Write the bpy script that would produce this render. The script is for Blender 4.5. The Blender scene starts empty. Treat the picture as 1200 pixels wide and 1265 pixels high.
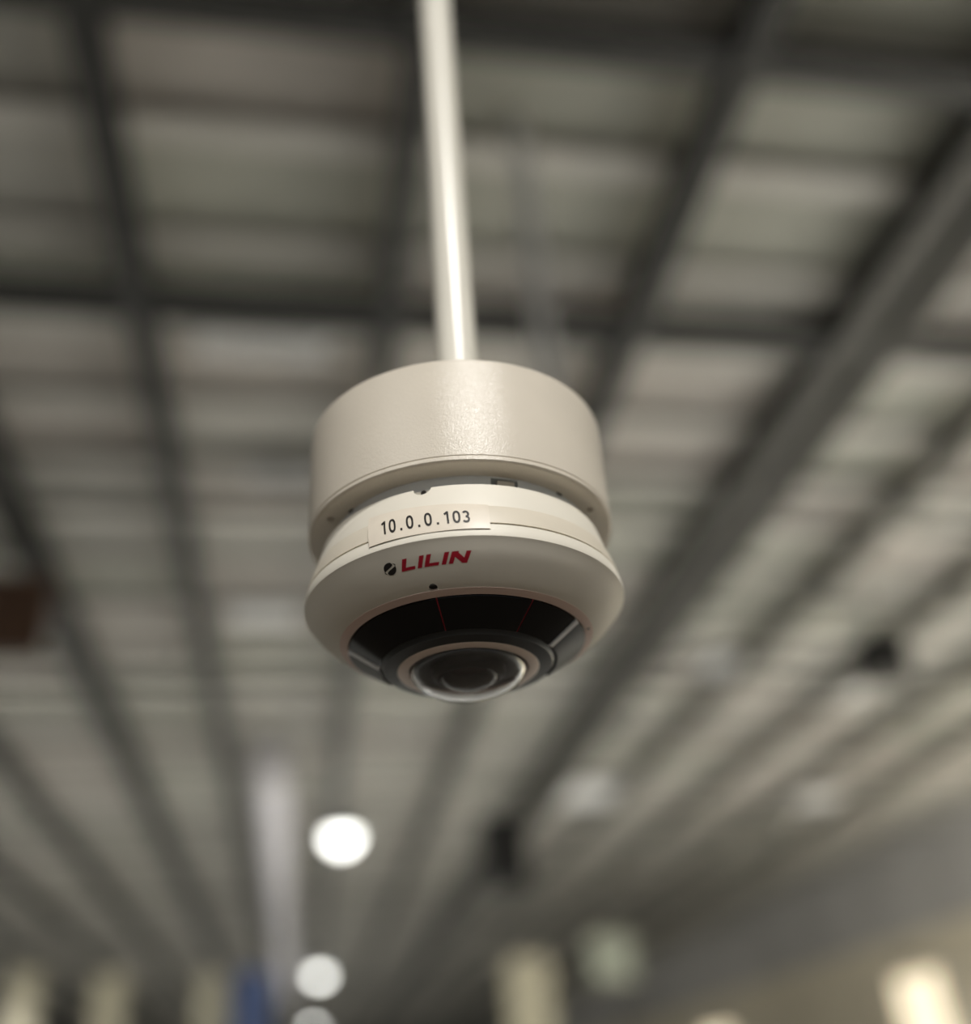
import bpy, bmesh, math, random
from mathutils import Vector, Matrix
random.seed(7)
C = bpy.context.scene.collection
SC = bpy.context.scene
PI = math.pi

# ------------------------------------------------------------------ camera
CZ = 1.9                                   # the lens is held 1.9 m above the floor
FPX = 1256.0                               # focal length in pixels of a 1200 px wide frame
rows = ((0.98578364, -0.15569361, -0.0631674),      # camera right, in world axes
        (0.02644993, 0.51506399, -0.85674354),      # camera down
        (0.16592475, 0.84289299, 0.51185974))       # camera forward
cam = bpy.data.cameras.new('camera')
cam_o = bpy.data.objects.new('camera', cam)
C.objects.link(cam_o)
cam.sensor_fit = 'HORIZONTAL'; cam.sensor_width = 36.0
cam.lens = 36.0 * FPX / 1200.0
cam.clip_start = 0.02; cam.clip_end = 300
m = Matrix(((rows[0][0], -rows[1][0], -rows[2][0], 0),
            (rows[0][1], -rows[1][1], -rows[2][1], 0),
            (rows[0][2], -rows[1][2], -rows[2][2], CZ),
            (0, 0, 0, 1)))
cam_o.matrix_world = m
cam.dof.use_dof = True
cam.dof.focus_distance = 0.372
cam.dof.aperture_fstop = 2.35
SC.camera = cam_o

# ------------------------------------------------------------------ world, exposure
W = bpy.data.worlds.new('world'); SC.world = W; W.use_nodes = True
W.node_tree.nodes['Background'].inputs[0].default_value = (0.86, 0.93, 1.0, 1)
W.node_tree.nodes['Background'].inputs[1].default_value = 0.20
SC.view_settings.view_transform = 'Standard'; SC.view_settings.look = 'None'
SC.view_settings.exposure = 0.0; SC.view_settings.gamma = 1.0
SC.view_settings.use_curve_mapping = False
SC.cycles.use_denoising = True
SC.cycles.max_bounces = 6; SC.cycles.diffuse_bounces = 3; SC.cycles.glossy_bounces = 4
SC.cycles.transmission_bounces = 6; SC.cycles.caustics_reflective = False; SC.cycles.caustics_refractive = False
SC.cycles.sample_clamp_indirect = 6.0

LAMP_POWER = 1000.0                          # watts of each high-bay lamp

# ------------------------------------------------------------------ materials
def lin(c): c /= 255.0; return c / 12.92 if c <= 0.04045 else ((c + 0.055) / 1.055) ** 2.4
def rgb(r, g, b): return (lin(r), lin(g), lin(b), 1)

def mat(name, col, rough=0.5, metal=0.0, bump=0.0, bscale=200.0, tone=0.0, tscale=3.0, spec=0.5, coat=0.0, coords='Object'):
    M = bpy.data.materials.new(name); M.use_nodes = True
    nt = M.node_tree; b = nt.nodes['Principled BSDF']
    b.inputs['Base Color'].default_value = col; b.inputs['Roughness'].default_value = rough
    b.inputs['Metallic'].default_value = metal; b.inputs['Specular IOR Level'].default_value = spec
    b.inputs['Coat Weight'].default_value = coat
    tc = nt.nodes.new('ShaderNodeTexCoord')
    if tone > 0:
        n = nt.nodes.new('ShaderNodeTexNoise'); n.inputs['Scale'].default_value = tscale; n.inputs['Detail'].default_value = 3
        nt.links.new(tc.outputs[coords], n.inputs['Vector'])
        r = nt.nodes.new('ShaderNodeMapRange'); r.inputs['To Min'].default_value = 1 - tone; r.inputs['To Max'].default_value = 1 + tone
        r.inputs['From Min'].default_value = .3; r.inputs['From Max'].default_value = .7
        nt.links.new(n.outputs['Fac'], r.inputs['Value'])
        x = nt.nodes.new('ShaderNodeMix'); x.data_type = 'RGBA'; x.blend_type = 'MULTIPLY'; x.inputs['Factor'].default_value = 1
        x.inputs['A'].default_value = col
        nt.links.new(r.outputs['Result'], x.inputs['B']); nt.links.new(x.outputs['Result'], b.inputs['Base Color'])
    if bump > 0:
        n = nt.nodes.new('ShaderNodeTexNoise'); n.inputs['Scale'].default_value = bscale; n.inputs['Detail'].default_value = 2
        nt.links.new(tc.outputs[coords], n.inputs['Vector'])
        bp = nt.nodes.new('ShaderNodeBump'); bp.inputs['Strength'].default_value = bump; bp.inputs['Distance'].default_value = 0.0006
        nt.links.new(n.outputs['Fac'], bp.inputs['Height']); nt.links.new(bp.outputs['Normal'], b.inputs['Normal'])
    return M

def emit(name, col, s):
    M = bpy.data.materials.new(name); M.use_nodes = True
    b = M.node_tree.nodes['Principled BSDF']
    b.inputs['Base Color'].default_value = col
    b.inputs['Emission Color'].default_value = col; b.inputs['Emission Strength'].default_value = s
    return M

M = {}
M['powder'] = mat('powder_coated_box', rgb(218, 210, 196), 0.24, bump=0.31, bscale=1900, spec=0.42, tone=0.02, tscale=40)
M['plastic'] = mat('white_plastic', rgb(228, 223, 210), 0.5, tone=0.015, tscale=60)
M['tape'] = mat('cream_band', rgb(216, 208, 192), 0.38, tone=0.02, tscale=90)
M['paper'] = mat('label_paper', rgb(224, 215, 200), 0.4, tone=0.03, tscale=150)
M['neck'] = mat('bluish_grey_plastic', rgb(236, 240, 242), 0.5)
M['blackglass'] = mat('black_gloss', (0.0015, 0.0015, 0.0015, 1), 0.1, spec=0.35)
M['frontlens'] = mat('coated_lens', (0.035, 0.004, 0.007, 1), 0.06)
M['blackmatt'] = mat('black_matt', (0.006, 0.006, 0.0065, 1), 0.55)
M['rimblack'] = mat('black_rim', (0.016, 0.018, 0.018, 1), 0.4)
M['redseam'] = mat('dark_red_seam', rgb(150, 22, 40), 0.4)
M['bezel'] = mat('pinkish_bezel', rgb(238, 222, 210), 0.4, metal=0.1)
M['ringpink'] = mat('warm_ring', rgb(222, 198, 186), 0.45)
M['glint_rib'] = mat('pale_edge_glint', rgb(244, 246, 248), 0.3)  # highlight on the window edges, put into a pale colour
M['sidewin_sheen'] = mat('grey_window_sheen', rgb(58, 60, 62), 0.4, spec=0.25)  # grey reflection on the side windows, put into the base colour
M['hole'] = mat('dark_hole', rgb(40, 36, 30), 0.7)
M['ink'] = mat('black_ink', rgb(26, 22, 20), 0.5)
M['red'] = mat('red_print', rgb(176, 14, 44), 0.45)
M['pole'] = mat('white_paint', rgb(232, 229, 218), 0.27, tone=0.02, tscale=8)
M['deck'] = mat('roof_deck', rgb(184, 182, 175), 0.6, tone=0.12, tscale=0.9)
M['deck_b'] = mat('roof_deck_olive', rgb(176, 176, 165), 0.6, tone=0.12, tscale=0.8)
M['deck_c'] = mat('roof_deck_warm', rgb(188, 182, 175), 0.6, tone=0.12, tscale=1.1)
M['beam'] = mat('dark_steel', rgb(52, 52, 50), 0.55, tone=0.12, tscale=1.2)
M['purlin'] = mat('galvanised_purlin', rgb(208, 205, 198), 0.5, tone=0.1, tscale=0.6)
M['duct'] = mat('pale_duct', rgb(236, 234, 242), 0.45, tone=0.05)
M['floor'] = mat('floor_carpet', rgb(190, 191, 188), 0.7, tone=0.12, tscale=0.5)
M['added_carpet'] = mat('added_charcoal_carpet', rgb(82, 75, 67), 0.9, tone=0.1, tscale=3)
M['walldark'] = mat('charcoal_wall', rgb(190, 188, 186), 0.7, tone=0.1, tscale=0.4)
M['wallbeige'] = mat('beige_wall', rgb(232, 222, 200), 0.7, tone=0.06, tscale=0.4)
M['wallgrey'] = mat('grey_wall', rgb(150, 148, 142), 0.7, tone=0.1, tscale=0.3)
M['vent'] = mat('white_enamel', rgb(250, 250, 250), 0.5)
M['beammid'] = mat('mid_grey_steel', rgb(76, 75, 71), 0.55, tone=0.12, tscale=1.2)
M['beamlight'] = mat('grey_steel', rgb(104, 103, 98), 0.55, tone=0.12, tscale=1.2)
M['cream'] = mat('cream_fabric', rgb(236, 230, 206), 0.7, tone=0.03)
M['blue'] = mat('blue_fabric', rgb(96, 116, 168), 0.7, tone=0.04)
M['palegreen'] = mat('pale_green_fabric', rgb(206, 214, 200), 0.7, tone=0.04)
M['black'] = mat('black_cabinet', rgb(34, 34, 34), 0.5)
M['brown'] = mat('brown_board', rgb(98, 72, 56), 0.6, tone=0.1)
M['lampbody'] = mat('lamp_housing', rgb(70, 70, 70), 0.4, metal=0.5)
M['lamp'] = emit('lamp_diffuser', (1.0, 1.0, 0.94, 1), 7.0)
M['window'] = emit('lit_window', (1.0, 0.86, 0.62, 1), 1.25)
M['frame'] = mat('window_frame', rgb(190, 184, 170), 0.5)

def glass(name, ior=1.49):
    Mx = bpy.data.materials.new(name); Mx.use_nodes = True
    b = Mx.node_tree.nodes['Principled BSDF']
    b.inputs['Base Color'].default_value = (1, 1, 1, 1); b.inputs['Roughness'].default_value = 0.015
    b.inputs['Transmission Weight'].default_value = 1.0; b.inputs['IOR'].default_value = ior
    return Mx
M['glass'] = glass('clear_dome')

# ------------------------------------------------------------------ helpers
def obj(name, bm, m, parent=None, smooth=False, weld=True):
    me = bpy.data.meshes.new(name)
    bmesh.ops.recalc_face_normals(bm, faces=bm.faces)
    bm.to_mesh(me); bm.free()
    me.materials.append(m)
    if smooth:
        for p in me.polygons: p.use_smooth = True
        me.set_sharp_from_angle(angle=math.radians(38))
    o = bpy.data.objects.new(name, me); C.objects.link(o)
    if parent: o.parent = parent
    return o
def tag(o, label, cat, group=None):
    o['label'] = label; o['category'] = cat
    if group: o['group'] = group
    return o
def empty(name, loc, rz=0.0):
    o = bpy.data.objects.new(name, None); C.objects.link(o); o.empty_display_size = 0.05
    o.location = loc; o.rotation_euler = (0, 0, rz); return o
def box(bm, x0, x1, y0, y1, z0, z1):
    v = [bm.verts.new((x, y, z)) for x in (x0, x1) for y in (y0, y1) for z in (z0, z1)]
    for f in ((0, 1, 3, 2), (4, 6, 7, 5), (0, 4, 5, 1), (2, 3, 7, 6), (0, 2, 6, 4), (1, 5, 7, 3)):
        bm.faces.new([v[i] for i in f])
def boxbm(*a): bm = bmesh.new(); box(bm, *a); return bm
def lathe(prof, n=160, closed=False):
    """revolve (r, z) round the z axis; r = 0 makes a pole; closed joins last to first"""
    bm = bmesh.new(); rings = []
    for r, z in prof:
        if r <= 1e-9: rings.append([bm.verts.new((0, 0, z))])
        else: rings.append([bm.verts.new((r * math.sin(2 * PI * i / n), -r * math.cos(2 * PI * i / n), z)) for i in range(n)])
    prs = list(zip(rings[:-1], rings[1:]))
    if closed: prs.append((rings[-1], rings[0]))
    for a, b in prs:
        for i in range(n):
            j = (i + 1) % n
            if len(a) == 1 and len(b) == 1: continue
            if len(a) == 1: bm.faces.new((a[0], b[i], b[j]))
            elif len(b) == 1: bm.faces.new((a[i], a[j], b[0]))
            else: bm.faces.new((a[i], a[j], b[j], b[i]))
    return bm
def cyl(bm, p0, p1, r, n=16):
    p0, p1 = Vector(p0), Vector(p1); d = (p1 - p0).normalized()
    u = d.orthogonal().normalized(); w = d.cross(u)
    A = [bm.verts.new(p0 + r * (math.cos(2 * PI * i / n) * u + math.sin(2 * PI * i / n) * w)) for i in range(n)]
    B = [bm.verts.new(p1 + r * (math.cos(2 * PI * i / n) * u + math.sin(2 * PI * i / n) * w)) for i in range(n)]
    for i in range(n): j = (i + 1) % n; bm.faces.new((A[i], A[j], B[j], B[i]))
    bm.faces.new(A[::-1]); bm.faces.new(B)
def cut(o, bms):
    """real recesses: boolean difference, evaluated at once"""
    for bm in bms:
        me = bpy.data.meshes.new('cut'); bmesh.ops.recalc_face_normals(bm, faces=bm.faces); bm.to_mesh(me); bm.free()
        c = bpy.data.objects.new('cut', me); C.objects.link(c); c.parent = o.parent
        md = o.modifiers.new('b', 'BOOLEAN'); md.operation = 'DIFFERENCE'; md.object = c; md.solver = 'EXACT'
        bpy.context.view_layer.update()
        ev = o.evaluated_get(bpy.context.evaluated_depsgraph_get())
        new = bpy.data.meshes.new_from_object(ev)
        o.modifiers.clear(); old = o.data; o.data = new; bpy.data.meshes.remove(old)
        bpy.data.objects.remove(c); bpy.data.meshes.remove(me)
    for p in o.data.polygons: p.use_smooth = True
    o.data.set_sharp_from_angle(angle=math.radians(38))

# ------------------------------------------------------------------ the hall (structure)
DECK = CZ + 7.0; BEAM = CZ + 6.5
X0, X1, Y0, Y1 = -16.0, 19.2, -16.0, 95.0
def struct(name, bm, m, parent=None):
    o = obj(name, bm, m, parent)
    if not parent: o['kind'] = 'structure'
    return o
struct('floor', boxbm(X0, X1, Y0, Y1, -0.2, 0), M['floor'])
wr = struct('wall_right', boxbm(X1, X1 + .3, Y0, Y1, 0, CZ + 4.25), M['wallbeige'])
struct('wall_upper_band', boxbm(X1 - .12, X1 + .3, Y0, Y1, CZ + 4.25, DECK), M['walldark'], wr)
struct('wall_left', boxbm(X0 - .3, X0, Y0, Y1, 0, DECK), M['wallgrey'])
struct('wall_far', boxbm(X0 - .3, X1 + .3, Y1, Y1 + .3, 0, DECK), M['wallgrey'])
ceil = struct('ceiling', boxbm(X0 - .3, X1 + .3, Y0, Y1 + .3, DECK + .12, DECK + .3), M['deck'])

def proj(x, y, z):
    z -= CZ
    c = [r[0] * x + r[1] * y + r[2] * z for r in rows]
    if c[2] < .1: return (-9999, -9999)
    return (600 + FPX * c[0] / c[2], 632.5 + FPX * c[1] / c[2])

BX = [-15.2 + 0.02, -12.9, -10.6, -8.3, -5.95, -3.6, -1.65, 0.66, 3.06, 5.33, 7.65, 9.95, 12.25, 14.55, 16.9]
PY0, PSP = 5.63 - 1.224 * 17, 1.224
nP = int((Y1 - PY0) / PSP)
# roof deck sheets: one panel per bay and purlin space; those in view are single pieces, the rest one joined piece
far = bmesh.new(); meshes = {}
for i in range(len(BX) - 1):
    a, b = BX[i], BX[i + 1]
    for k in range(nP):
        y = PY0 + k * PSP
        q = proj((a + b) / 2, y + .6, DECK)
        h = random.choice((0, .01, .02, .03))
        near = -160 < q[0] < 1360 and -140 < q[1] < 1105
        if near:
            key = (i, random.randrange(3))
            if key not in meshes:
                me = bpy.data.meshes.new('ceiling_panel'); bm = boxbm(a + .02, b - .02, .02, PSP - .02, 0, .05)
                bmesh.ops.recalc_face_normals(bm, faces=bm.faces); bm.to_mesh(me); bm.free()
                me.materials.append((M['deck'], M['deck_b'], M['deck_c'])[key[1]]); meshes[key] = me
            o = bpy.data.objects.new('ceiling_panel', meshes[key]); C.objects.link(o)
            o.location = (0, y, DECK + h); o.parent = ceil
        else:
            box(far, a + .02, b - .02, y + .02, y + PSP - .02, DECK + h, DECK + h + .05)
fo = obj('deck_sheets', far, M['deck'], ceil); fo['kind'] = 'stuff'

def ibeam(bm, w, z0, z1, x=None, y=None, lo=0, hi=1, t=.03):
    for (hw, a, b) in ((w / 2, z0, z0 + t), (t / 2, z0 + t, z1 - t), (w / 2, z1 - t, z1)):
        if x is not None: box(bm, x - hw, x + hw, lo, hi, a, b)
        else: box(bm, lo, hi, y - hw, y + hw, a, b)
# light purlins along x
for k in range(nP):
    y = PY0 + k * PSP
    bm = bmesh.new(); d = .02
    box(bm, X0, X1 - .15, y - .13, y + .13, DECK - .11, DECK - .08)
    box(bm, X0, X1 - .15, y + .10, y + .13, DECK - .08, DECK - .001)
    obj('purlin', bm, M['purlin'], ceil)
# dark main beams along y
for x in BX[:-1]:
    w = .36 if 5 < x < 5.5 or -4 < x < -3 else .23
    bm = bmesh.new(); ibeam(bm, w, BEAM, DECK - .17, x=x, lo=Y0, hi=Y1)
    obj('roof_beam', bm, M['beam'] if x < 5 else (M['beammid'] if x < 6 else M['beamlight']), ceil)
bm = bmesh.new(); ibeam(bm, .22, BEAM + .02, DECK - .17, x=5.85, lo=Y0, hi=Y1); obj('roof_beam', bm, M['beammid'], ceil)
# dark cross beams along x between the main beams
k = 0
for j in range(-4, 30):
    y = 4.36 + 3.03 * j
    wide = .27 if j < 2 else .12
    bm = bmesh.new()
    box(bm, X0, X1 - .15, y - wide / 2, y + wide / 2, BEAM + .06, BEAM + .10)
    if j < 2: box(bm, X0, X1 - .15, y - .02, y + .02, BEAM + .10, DECK - .11)
    else:
        for x in BX[:-1]: box(bm, x - .05, x + .05, y - .05, y + .05, BEAM + .1, DECK - .17)
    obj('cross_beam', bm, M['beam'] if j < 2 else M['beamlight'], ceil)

# windows of the right wall: frames and lit panes (parts of the wall)
for n, (y, z, w, h) in enumerate([(32.6, CZ + 1.9, 2.8, 2.4), (51.0, CZ + 2.2, 4.5, 1.4)]):
    fr = bmesh.new()
    for a in ((y - w / 2 - .12, y - w / 2, z - h / 2 - .12, z + h / 2 + .12), (y + w / 2, y + w / 2 + .12, z - h / 2 - .12, z + h / 2 + .12),
              (y - w / 2, y + w / 2, z + h / 2, z + h / 2 + .12), (y - w / 2, y + w / 2, z - h / 2 - .12, z - h / 2), (y - .05, y + .05, z - h / 2, z + h / 2)):
        box(fr, X1 - .09, X1 - .001, a[0], a[1], a[2], a[3])
    wd = obj('window_%d' % (n + 1), fr, M['frame']); wd['kind'] = 'structure'
    for s in (-1, 1):
        y0, y1 = (y - w / 2, y - .05) if s < 0 else (y + .05, y + w / 2)
        obj('pane', boxbm(X1 - .05, X1 - .002, y0, y1, z - h / 2, z + h / 2), M['window'], wd)

# ------------------------------------------------------------------ high-bay lamps
LZ = CZ + 6.1
def highbay(x, y, label, group=None, power=1.0):
    t = tag(empty('high_bay_lamp', (x, y, LZ)), label, 'lamp', group)
    obj('lamp_housing', lathe([(0, .26), (.10, .26), (.16, .18), (.39, .08), (.41, .0), (.375, .0), (.375, .03), (0, .03)], 40), M['lampbody'], t, True)
    obj('diffuser', lathe([(0, -.34), (.08, -.335), (.17, -.305), (.27, -.23), (.34, -.12), (.37, .0), (.37, .025), (0, .025)], 40), M['lamp'], t, True)
    bm = bmesh.new(); cyl(bm, (0, 0, .26), (0, 0, DECK - LZ - .001), .02, 10); obj('hanger', bm, M['lampbody'], t)
    L = bpy.data.lights.new('lamp_light', 'SPOT'); L.energy = LAMP_POWER * 4 * power; L.spot_size = math.radians(150); L.spot_blend = .35
    L.shadow_soft_size = .36; L.color = (1.0, .965, .91)
    lo = bpy.data.objects.new('lamp_light', L); C.objects.link(lo); lo.parent = t; lo.location = (0, 0, -.37)
    return t
highbay(.86, 25.3, 'round white high-bay lamp, uppermost and largest of the three glowing discs', 'high-bay lamps in the row', 1.5)
highbay(.78, 50.5, 'round white high-bay lamp, middle one of the three glowing discs', 'high-bay lamps in the row', 1.5)
highbay(.84, 77.5, 'round cream high-bay lamp, lowest of the glowing discs at the bottom edge', 'high-bay lamps in the row', 1.5)
highbay(.72, -5.1, 'unseen high-bay lamp added behind the viewer as the main light', 'high-bay lamps in the row', .64)
highbay(1.25, -10.7, 'unseen high-bay lamp added further behind the viewer for the box streak', 'high-bay lamps in the row', .55)  # both lamps behind the viewer are unseen, added to light the device
for x, y, w in ((-7, -5.8, 'to the left of and behind the viewer'), (-12, 23, 'far to the left, nearest of its row ahead'), (-13, 39, 'far to the left, second of its row ahead'), (-15, 51, 'far to the left, last of its row ahead'),
                (13.2, 9.5, 'far to the right, nearest of its row ahead'), (16.8, 20.5, 'far to the right, last of its row ahead')):
    highbay(x, y, 'added unseen high-bay lamp ' + w, 'added unseen high-bay lamps at the sides', 1.9 if x > 0 else (.24 if y < 0 else .6))  # unseen lamps, added to lift floor, roof and the left of the box
# unseen dark floor sheet, added to cut bounce onto the device underside
t = tag(obj('added_carpet', boxbm(-6, 6, -11, 5.5, 0.0005, .012), M['added_carpet']), 'added unseen charcoal floor sheet that darkens the camera underside', 'added_carpet')

# ------------------------------------------------------------------ things hung under the roof
def duct(name, x, y0, y1, z, r, label, m, cat='duct'):
    t = tag(empty(name, (x, y0, z)), label, cat)
    bm = bmesh.new(); n = 24
    cyl(bm, (0, 0, 0), (0, y1 - y0, 0), r, n); obj('duct_tube', bm, m, t, True)
    k = 0
    y = .4
    while y < y1 - y0:
        bm = bmesh.new(); cyl(bm, (0, y, 0), (0, y + .08, 0), r + .025, n); obj('duct_collar', bm, M['frame'], t, True)
        bm = bmesh.new(); cyl(bm, (0, y + .04, r), (0, y + .04, DECK + .01 - z), .012, 8); obj('hanger', bm, M['lampbody'], t)
        y += 4.0
    return t
duct('air_duct', -.75, 20.5, 62.0, CZ + 6.45, .36, 'pale lavender round air duct running left of the glowing lamps', M['duct'])

def vent(x, y, w, d, label, group='ceiling vents left of the pole'):
    t = tag(empty('ceiling_vent', (x, y, DECK - .19)), label, 'vent', group)
    bm = bmesh.new()
    for a in ((-w, -w + .06, -d, d), (w - .06, w, -d, d), (-w + .06, w - .06, -d, -d + .06), (-w + .06, w - .06, d - .06, d)): box(bm, a[0], a[1], a[2], a[3], -.06, .02)
    obj('vent_frame', bm, M['vent'], t)
    for i in range(5):
        y0 = -d + .08 + i * (2 * d - .16) / 5
        obj('slat', boxbm(-w + .06, w - .06, y0, y0 + (2 * d - .16) / 5 - .02, -.05, -.02), M['vent'], t)
    return t
vent(-.55, 8.05, .62, .17, 'pale ceiling vent, uppermost, just left of the camera box top')
vent(-.40, 10.5, .40, .17, 'small pale ceiling vent left of the camera box rim')
for x, y, w, d, l in ((7.35, 16.3, .3, .4, 'pale ceiling vent right of the camera, left of the black loudspeaker'),
                      (10.3, 17.6, .4, .5, 'pale ceiling vent below the black loudspeaker at the right'),
                      (7.2, 24.6, .9, .8, 'large pale ceiling vent above the pale green banner'),
                      (13.2, 25.6, .8, .7, 'large pale ceiling vent above the dark band of the right wall')):
    vent(x, y, w, d, l, 'ceiling vents right of the pole')
vent(-.72, 14.35, .5, .3, 'pale ceiling vent left of the dark camera window')

def banner(x, y, zt, w, h, m, label, group=None):
    t = tag(empty('hanging_banner', (x, y, zt - h)), label, 'banner', group)
    bm = boxbm(-w / 2, w / 2, -.02, .02, 0, h)
    obj('banner_cloth', bm, m, t)
    for z in (0, h): obj('banner_rail', boxbm(-w / 2 - .04, w / 2 + .04, -.045, .045, z - .04, z + .04), M['frame'], t)
    for s in (-1, 1):
        bm = bmesh.new(); cyl(bm, (s * w * .37, 0, h + .03), (s * w * .37, 0, DECK - zt + h + .01), .012, 8); obj('banner_cord', bm, M['lampbody'], t)
    return t
BG = 'narrow cream banners at lower left'
banner(-9.3, 40, CZ + 5.4, 1.0, 4.2, M['cream'], 'narrow cream banner hanging at the lower left corner', BG)
banner(-6.5, 40, CZ + 5.15, 1.05, 4.2, M['cream'], 'narrow cream banner, middle one of the three at lower left', BG)
banner(-3.1, 40, CZ + 5.0, .95, 4.2, M['cream'], 'narrow cream banner beside the blue banner', BG)
banner(-1.62, 39, CZ + 5.0, 1.2, 4.0, M['blue'], 'dusty blue banner hanging between cream banner and lamps')
banner(7.4, 36, CZ + 4.55, 1.5, 3.4, M['cream'], 'wide beige banner right of the lamps at the bottom')
banner(10.3, 36, CZ + 5.15, 1.5, 1.5, M['palegreen'], 'pale green banner right of the wide beige banner')

def speaker(x, y, z, w, h, label):
    t = tag(empty('loudspeaker', (x, y, z)), label, 'speaker', 'black loudspeakers hung under the roof')
    bm = boxbm(-w / 2, w / 2, -w / 2, w / 2, 0, h); bmesh.ops.bevel(bm, geom=bm.edges[:], offset=.03, segments=1, affect='EDGES')
    obj('cabinet', bm, M['black'], t)
    obj('grille', boxbm(-w / 2 + .05, w / 2 - .05, -w / 2 - .02, -w / 2 + .005, .06, h - .06), M['blackmatt'], t)
    bm = bmesh.new(); cyl(bm, (0, 0, h), (0, 0, DECK + .01 - z), .025, 8); obj('hanger', bm, M['lampbody'], t)
speaker(4.55, 24.0, CZ + 4.5, 1.0, 1.6, 'black loudspeaker hanging right of the largest glowing lamp')
speaker(8.86, 13.7, CZ + 5.45, .62, .7, 'black loudspeaker hanging high at the right edge')

# brown board at the left edge
t = tag(empty('hanging_board', (-3.86, 12.3, CZ + 5.6)), 'reddish brown board hanging at the left edge', 'board')
obj('board_panel', boxbm(-.6, .6, -.04, .04, -.35, .75), M['brown'], t)
for s in (-1, 1):
    bm = bmesh.new(); cyl(bm, (s * .45, 0, .75), (s * .45, 0, DECK + .01 - CZ - 5.6), .012, 8); obj('board_cord', bm, M['lampbody'], t)

# pale pipe hanging from the deck behind the device
t = tag(empty('drop_pipe', (1.56, 5.7 - .35, DECK)), 'faint grey pipe hanging from the roof behind the white pole', 'pipe')
bm = bmesh.new(); cyl(bm, (0, 0, -3.6), (0, 0, .015), .07, 20); obj('pipe_tube', bm, M['vent'], t, True)
bm = bmesh.new(); cyl(bm, (0, 0, -3.66), (0, 0, -3.6), .085, 20); obj('pipe_cap', bm, M['duct'], t, True)

# ------------------------------------------------------------------ white pole that carries the camera
AX, AY, AZ = 0.06235, 0.37575, CZ + 0.17907           # axis of the device and height of its lip
RZ = -math.atan2(AX, AY)
PX, PY = AX + .0032, AY
t = tag(empty('pendant_pole', (PX, PY, AZ + .0817)), 'white pole coming down from above onto the camera box', 'pole')
bm = bmesh.new(); cyl(bm, (0, 0, .0002), (0, 0, DECK - AZ - .0817 - .001), .0098, 40); obj('pole_tube', bm, M['pole'], t, True)
bm = bmesh.new(); cyl(bm, (0, 0, DECK - AZ - .0817 - .03), (0, 0, DECK - AZ - .0817 - .001), .05, 32); obj('ceiling_flange', bm, M['pole'], t, True)

# ------------------------------------------------------------------ the fisheye camera
dev = tag(empty('security_camera', (AX, AY, AZ), RZ), 'white dome security camera with black window ring hanging from the white pole', 'camera')
def pol(r, deg, z): a = math.radians(deg); return Vector((r * math.sin(a), -r * math.cos(a), z))
def radial_cyl(r0, r1, deg, z0, z1, rad, n=20):
    bm = bmesh.new(); cyl(bm, pol(r0, deg, z0), pol(r1, deg, z1), rad, n); return bm

# junction box
jb = obj('junction_box', lathe([(0, .0817), (.0625, .0817), (.0637, .0814), (.0644, .0808), (.0646, .0800), (.0646, .0352), (.0643, .0349), (.0643, .0346), (.0646, .0343),
                                (.0646, .0331), (.0641, .0326), (.0632, .0323), (0, .0323)]), M['powder'], dev, True)
cut(jb, [radial_cyl(.0, .0, 0, 0, 0, 0) if False else (lambda d, r: (lambda bm: (cyl(bm, pol(r, d, .030), pol(r, d, .040), .0016, 16), bm)[1])(bmesh.new()))(d, r)
         for d, r in ((-62, .0590), (66.5, .0585))])
for d, r in ((-62, .0590), (66.5, .0585)):
    bm = bmesh.new(); cyl(bm, pol(r, d, .0345), pol(r, d, .0399), .00155, 16); obj('screw_hole', bm, M['hole'], jb)
for d, w in ((-52, 3), (47, 3)):                              # short dark slots where the mounting plate locks in
    bm = bmesh.new(); cyl(bm, pol(.0545, d - w / 2, .03215), pol(.0545, d + w / 2, .03215), .0006, 10); obj('lock_slot', bm, M['hole'], jb)

# mounting plate (the bluish-grey neck) with the latch
neck = obj('mounting_plate', lathe([(0, .0322), (.0545, .0322), (.0545, .0240), (0, .0240)]), M['neck'], dev, True)
def arc_block(r0, r1, z0, z1, a0, a1, n=12):
    bm = bmesh.new(); S = []
    for i in range(n + 1):
        d = a0 + (a1 - a0) * i / n
        S.append([bm.verts.new(pol(r, d, z)) for r, z in ((r0, z0), (r1, z0), (r1, z1), (r0, z1))])
    for a, b in zip(S[:-1], S[1:]):
        for k in range(4): bm.faces.new((a[k], a[(k + 1) % 4], b[(k + 1) % 4], b[k]))
    bm.faces.new(S[0]); bm.faces.new(S[-1][::-1]); return bm
cut(neck, [arc_block(.050, .060, .0200, .0315, 13.5, 25)])
lt = arc_block(.0505, .0550, .0245, .0302, 16, 23.5); bmesh.ops.bevel(lt, geom=[e for e in lt.edges if e.calc_length() > .002], offset=.0005, segments=2, affect='EDGES')
obj('latch_tab', lt, M['plastic'], neck, True)

# upper cover with its half-round notch
cov = obj('cover_ring', lathe([(0, .0240), (.0525, .0240), (.0530, .0262), (.0578, .0262), (.0586, .0257), (.0600, .0208), (.0616, .0151), (.0617, .0144), (0, .0144)]), M['plastic'], dev, True)
bm = bmesh.new(); a = pol(.0640, -13.3, .0262); b = pol(.0560, -13.3, .0262); cyl(bm, a, b, .0036, 28)
cut(cov, [bm])
bm = bmesh.new(); cyl(bm, pol(.0568, -13.3, .0250), pol(.0562, -13.3, .0250), .0011, 20); obj('notch_hole', bm, M['hole'], cov)

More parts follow.
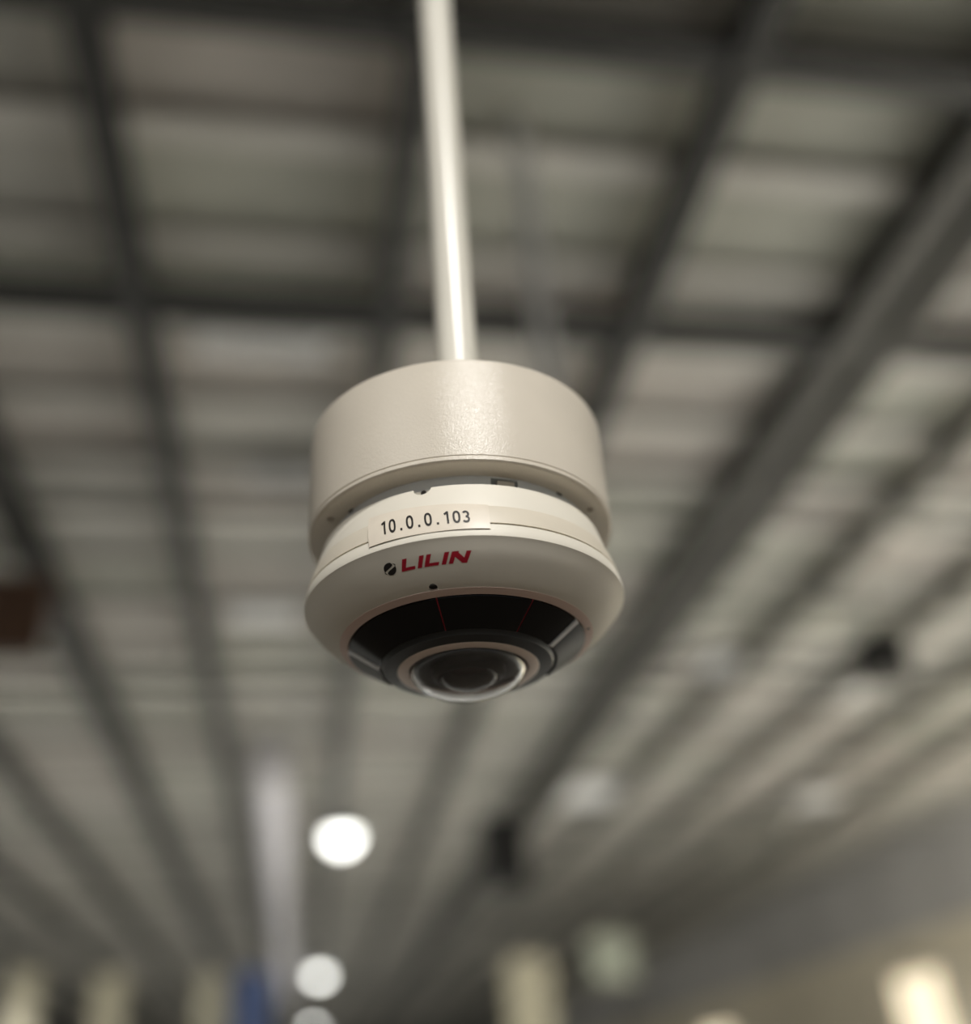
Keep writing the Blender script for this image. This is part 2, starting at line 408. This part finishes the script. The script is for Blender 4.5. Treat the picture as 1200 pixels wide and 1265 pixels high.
# cream side band with fine steps, then the seam, the lip and the curved underside
PB = [(.0619, .0143), (.0630, .0118), (.0640, .0082), (.0646, .0056)]
obj('side_band', lathe([(0, .0143)] + PB + [(0, .0056)]), M['tape'], dev, True)
LOW = [(.0654, -.0003), (.0642, -.0016), (.0627, -.0037), (.0604, -.0063), (.0574, -.0092), (.0542, -.0117), (.0512, -.0136)]
hs = obj('lower_housing', lathe([(0, .0055), (.0640, .0055), (.0642, .0049), (.0648, .0047), (.0651, .0030), (.0655, .0010)] + LOW + [(.0505, -.0138), (0, -.0138)]), M['plastic'], dev, True)
cut(hs, [(lambda bm: (cyl(bm, pol(.0519, -12.2, -.0190), pol(.0519, -12.2, -.0100), .0017, 20), bm)[1])(bmesh.new())])
bm = bmesh.new(); cyl(bm, pol(.0519, -12.2, -.0126), pol(.0519, -12.2, -.0101), .00165, 20); obj('microphone_hole', bm, M['hole'], hs)
bm = bmesh.new(); cyl(bm, pol(.0494, 78.5, -.0147), pol(.0494, 78.5, -.0140), .0006, 12); obj('pinhole', bm, M['hole'], hs)
obj('bezel_ring', lathe([(.0511, -.0130), (.0511, -.01375), (.0500, -.0143), (.0478, -.0149), (.0474, -.0140)], closed=True), M['ringpink'], dev, True)

# black window ring: base cone, separate glossy covers with seams, side windows coloured by reflection, pale edge-highlight strips
ring = obj('window_ring', lathe([(.0470, -.0140), (.0474, -.0146), (.0346, -.0229), (.0336, -.0244), (.0284, -.0252), (.0280, -.0235)], closed=True), M['rimblack'], dev, True)
def cone_piece(a0, a1, lift=.0006, r0=.0474, r1=.0349, n=16):
    def zc(r): return -.0146 - (.0474 - r) * (.0083 / .0128)
    nr, nz = .544, -.839
    bm = bmesh.new(); S = []
    for i in range(n + 1):
        d = a0 + (a1 - a0) * i / n
        pts = []
        for r, l in ((r0, 0), (r0 - .0004, lift), (r1 + .0004, lift), (r1, 0)):
            pts.append(bm.verts.new(pol(r + nr * l, d, zc(r) + nz * l)))
        S.append(pts)
    for a, b in zip(S[:-1], S[1:]):
        for k in range(4): bm.faces.new((a[k], a[(k + 1) % 4], b[(k + 1) % 4], b[k]))
    bm.faces.new(S[0]); bm.faces.new(S[-1][::-1]); return bm
edges = [-83, -12.4, 32.4, 63.8]
for a0, a1 in zip(edges[:-1], edges[1:]): obj('infrared_cover', cone_piece(a0 + .4, a1 - .4), M['blackglass'], ring, True)
for a0, a1 in ((118, 160), (160, 205), (205, 242)): obj('infrared_cover', cone_piece(a0 + .4, a1 - .4), M['blackglass'], ring, True)
for a in (-12.4, 32.4): obj('seam_line', cone_piece(a - .34, a + .34, .0004, n=2), M['redseam'], ring)
for a0, a1 in ((67, 115), (-115, -87)): o = obj('side_window', cone_piece(a0, a1, .0012), M['sidewin_sheen'], ring, True); o['label'] = 'side window with grey reflection in its colour'
for a0, a1 in ((63.9, 67.0), (-87.0, -83.3), (115.4, 117.6), (-117.6, -115.4)):
    o = obj('glint_rib', cone_piece(a0, a1, .0012, n=3), M['glint_rib'], ring); o['label'] = 'pale strip painted as the window edge highlight'

# lens: warm metal ring, clear dome, dark inner lens
obj('lens_ring', lathe([(.0284, -.0240), (.0284, -.0251), (.0278, -.0256), (.0242, -.0258), (.0236, -.0252), (.0236, -.0240)], closed=True), M['bezel'], dev, True)
def dome(r, h, z, n=14): return [(r * math.cos(PI / 2 * i / n) if i < n else 0.0, z - h * math.sin(PI / 2 * i / n)) for i in range(n + 1)]
outer = dome(.0235, .0112, -.0246); inner = dome(.0226, .0103, -.0246)
obj('lens_dome', lathe(outer + inner[::-1][0:1] + inner[::-1][1:], 128, closed=True), M['glass'], dev, True)
obj('lens_base', lathe([(0, -.0242), (.0222, -.0242), (.0222, -.0245), (0, -.0245)], 96), M['blackmatt'], dev, True)
bar = obj('lens_barrel', lathe([(0, -.0246), (.0150, -.0246), (.0145, -.0275), (.0120, -.0285), (.0115, -.0275), (0, -.0275)], 96), M['blackmatt'], dev, True)
obj('front_lens', lathe([(0, -.0277)] + [(.0114 * math.sin(PI / 2 * (1 - i / 8)), -.0277 - .0048 * math.cos(PI / 2 * (1 - i / 8))) for i in range(0, 9)], 64), M['frontlens'], bar, True)

# ---- prints on curved faces: (angle in degrees, arc length down a profile) -> point
def along(prof, s, off=0.0):
    for (r0, z0), (r1, z1) in zip(prof[:-1], prof[1:]):
        L = math.hypot(r1 - r0, z1 - z0)
        if s <= L or (r1, z1) == prof[-1]:
            k = s / L; nr, nz = -(z1 - z0) / L, (r1 - r0) / L
            if nr < 0: nr, nz = -nr, -nz
            return r0 + (r1 - r0) * k + nr * off, z0 + (z1 - z0) * k + nz * off
        s -= L
def patch(fn, nu, nv, off0, off1):
    """slab over the surface; fn(u, v, off) with u, v in 0..1"""
    bm = bmesh.new(); G = []
    for off in (off0, off1):
        G.append([[bm.verts.new(fn(i / nu, j / nv, off)) for j in range(nv + 1)] for i in range(nu + 1)])
    for g in G:
        for i in range(nu):
            for j in range(nv): bm.faces.new((g[i][j], g[i + 1][j], g[i + 1][j + 1], g[i][j + 1]))
    A, B = G
    for i in range(nu):
        for j in (0, nv): bm.faces.new((A[i][j], A[i + 1][j], B[i + 1][j], B[i][j]))
    for j in range(nv):
        for i in (0, nu): bm.faces.new((A[i][j], A[i][j + 1], B[i][j + 1], B[i][j]))
    return bm
# sticker: slightly flat across, its lower edge standing off the seam a little
SP = [(.0600, .0192), (.0618, .0145), (.0630, .0118), (.0640, .0082), (.0646, .0056), (.0649, .0040), (.0652, .0018)]
SPL = sum(math.hypot(b[0] - a[0], b[1] - a[1]) for a, b in zip(SP[:-1], SP[1:]))
def label_pt(u, v, off):
    a0 = -34.3 + v * 3.6; a1 = 9.9 - v * .4
    top = .0012 + u * .0040; bot = SPL - .0004 - u * .0001
    r, z = along(SP, top + (bot - top) * v, off + .00022 + .0002 * v * (1 + .5 * math.sin(9 * u)))
    return pol(r, a0 + (a1 - a0) * u, z)
lab = obj('sticker', patch(label_pt, 40, 10, 0, .00012), M['paper'], dev, True); lab['label'] = 'pale sticker printed 10.0.0.103'

def stroke(pts, w, closed=False):
    """thick polyline -> list of quads in 2-D"""
    n = len(pts); out = []; L = []; Rr = []
    for i in range(n):
        p = Vector(pts[i]); a = Vector(pts[(i - 1) % n] if closed or i > 0 else pts[i]); b = Vector(pts[(i + 1) % n] if closed or i < n - 1 else pts[i])
        d = (b - a).normalized(); nn = Vector((-d.y, d.x)) * w / 2
        L.append(p + nn); Rr.append(p - nn)
    for i in range(n if closed else n - 1):
        j = (i + 1) % n; out.append([L[i], L[j], Rr[j], Rr[i]])
    return out
def ell(cx, cy, rx, ry, a0, a1, n=20, p=1.0):
    r = []
    for i in range(n + 1):
        a = math.radians(a0 + (a1 - a0) * i / n); c, s = math.cos(a), math.sin(a)
        r.append((cx + rx * math.copysign(abs(c) ** p, c), cy + ry * math.copysign(abs(s) ** p, s)))
    return r
def glyph(ch, w=.17):
    if ch == '0': return stroke(ell(0, .5, .235, .435, 0, 360, 28, .82)[:-1], w, True)
    if ch == '1': return stroke([(.06, 0), (.06, 1)], w) + stroke([(.06, .93), (-.2, .76)], w)
    if ch == '.': return [[Vector(v) for v in ((-.09, 0), (.09, 0), (.09, .17), (-.09, .17))]]
    if ch == '3': return stroke(ell(-.03, .715, .215, .22, 150, -90, 14), w) + stroke(ell(-.03, .285, .245, .22, 90, -150, 14), w)
def print_mesh(polys, fn, k=6):
    bm = bmesh.new()
    for q in polys:
        n = k if len(q) == 4 else 1
        G = [[bm.verts.new(fn(*((q[0] * (1 - i / n) + q[1] * (i / n)) * (1 - j / n) + (q[3] * (1 - i / n) + q[2] * (i / n)) * (j / n)))) for j in range(n + 1)] for i in range(n + 1)]
        for i in range(n):
            for j in range(n): bm.faces.new((G[i][j], G[i + 1][j], G[i + 1][j + 1], G[i][j + 1]))
    return bm
def label_xy(x, y):                       # x along the sticker 0..1, y up 0..1
    return label_pt(x, 1 - y, .00022)
polys = []
pitch = .0738
for i, ch in enumerate('10.0.0.103'):
    for q in glyph(ch): polys.append([Vector((.155 + i * pitch + v.x * .094, .215 + v.y * .45)) for v in q])
ink = obj('printed_number', print_mesh(polys, label_xy, 2), M['ink'], lab); ink['label'] = 'black printed number 10.0.0.103'

# maker's mark on the underside: black round emblem and red slanted letters
LP = LOW
def low_pt(deg, s, off=.00010): r, z = along(LP, s, off); return pol(r, deg, z)
s_base, s_top = .0099, .0054
def logo_xy(x, y):                       # x in letter heights along the baseline, y 0..1 up
    return low_pt(-21.9 + x * 2.42, s_base + .0000 * x + (s_top - s_base) * y)
def slant(poly, k=.66): return [Vector((px + k * py, py)) for px, py in poly]
T = .66
letters = []
def L_(x): letters.extend([slant([(x, 0), (x + T, 0), (x + T, 1), (x, 1)]), slant([(x + T, 0), (x + 2.1, 0), (x + 2.1, .27), (x + T, .27)])])
def I_(x): letters.append(slant([(x, 0), (x + T, 0), (x + T, 1), (x, 1)]))
L_(0); I_(2.5); L_(3.52); I_(6.05)
xN = 7.08
letters.append(slant([(xN, 0), (xN + T, 0), (xN + T, 1), (xN, 1)]))
letters.append(slant([(xN + T, 1), (xN + T, .55), (xN + 2.0, 0), (xN + 2.0, .45)]))
letters.append(slant([(xN + 2.0, 0), (xN + 2.0 + T, 0), (xN + 2.0 + T, 1), (xN + 2.0, 1)]))
letters.append(slant([(xN + T, 1), (xN + T + .32, 1), (xN + T + .32, .80), (xN + T, .80)]))
lg = obj('logo_letters', print_mesh(letters, logo_xy), M['red'], hs); lg['label'] = 'red slanted letters LILIN'
def emb_xy(x, y): return low_pt(-25.7 + x * 2.3, .0077 - y * .0024)
def strip(sg):
    n = 16; out = []
    O = ell(0, 0, 1, 1, 64, 246, n); I = []
    for k in range(n + 1):
        t_ = k / n; y = .90 * (1 - 2 * t_)
        I.append((.42 * y + .62 * math.sin(2 * PI * t_) - .36 * math.sin(PI * t_), y))
    for k in range(n): out.append([Vector((sg * p[0], sg * p[1])) for p in (O[k], O[k + 1], I[k + 1], I[k])])
    return out
em = obj('logo_emblem', print_mesh(strip(1) + strip(-1), emb_xy), M['ink'], hs); em['label'] = 'round black two-comma emblem'
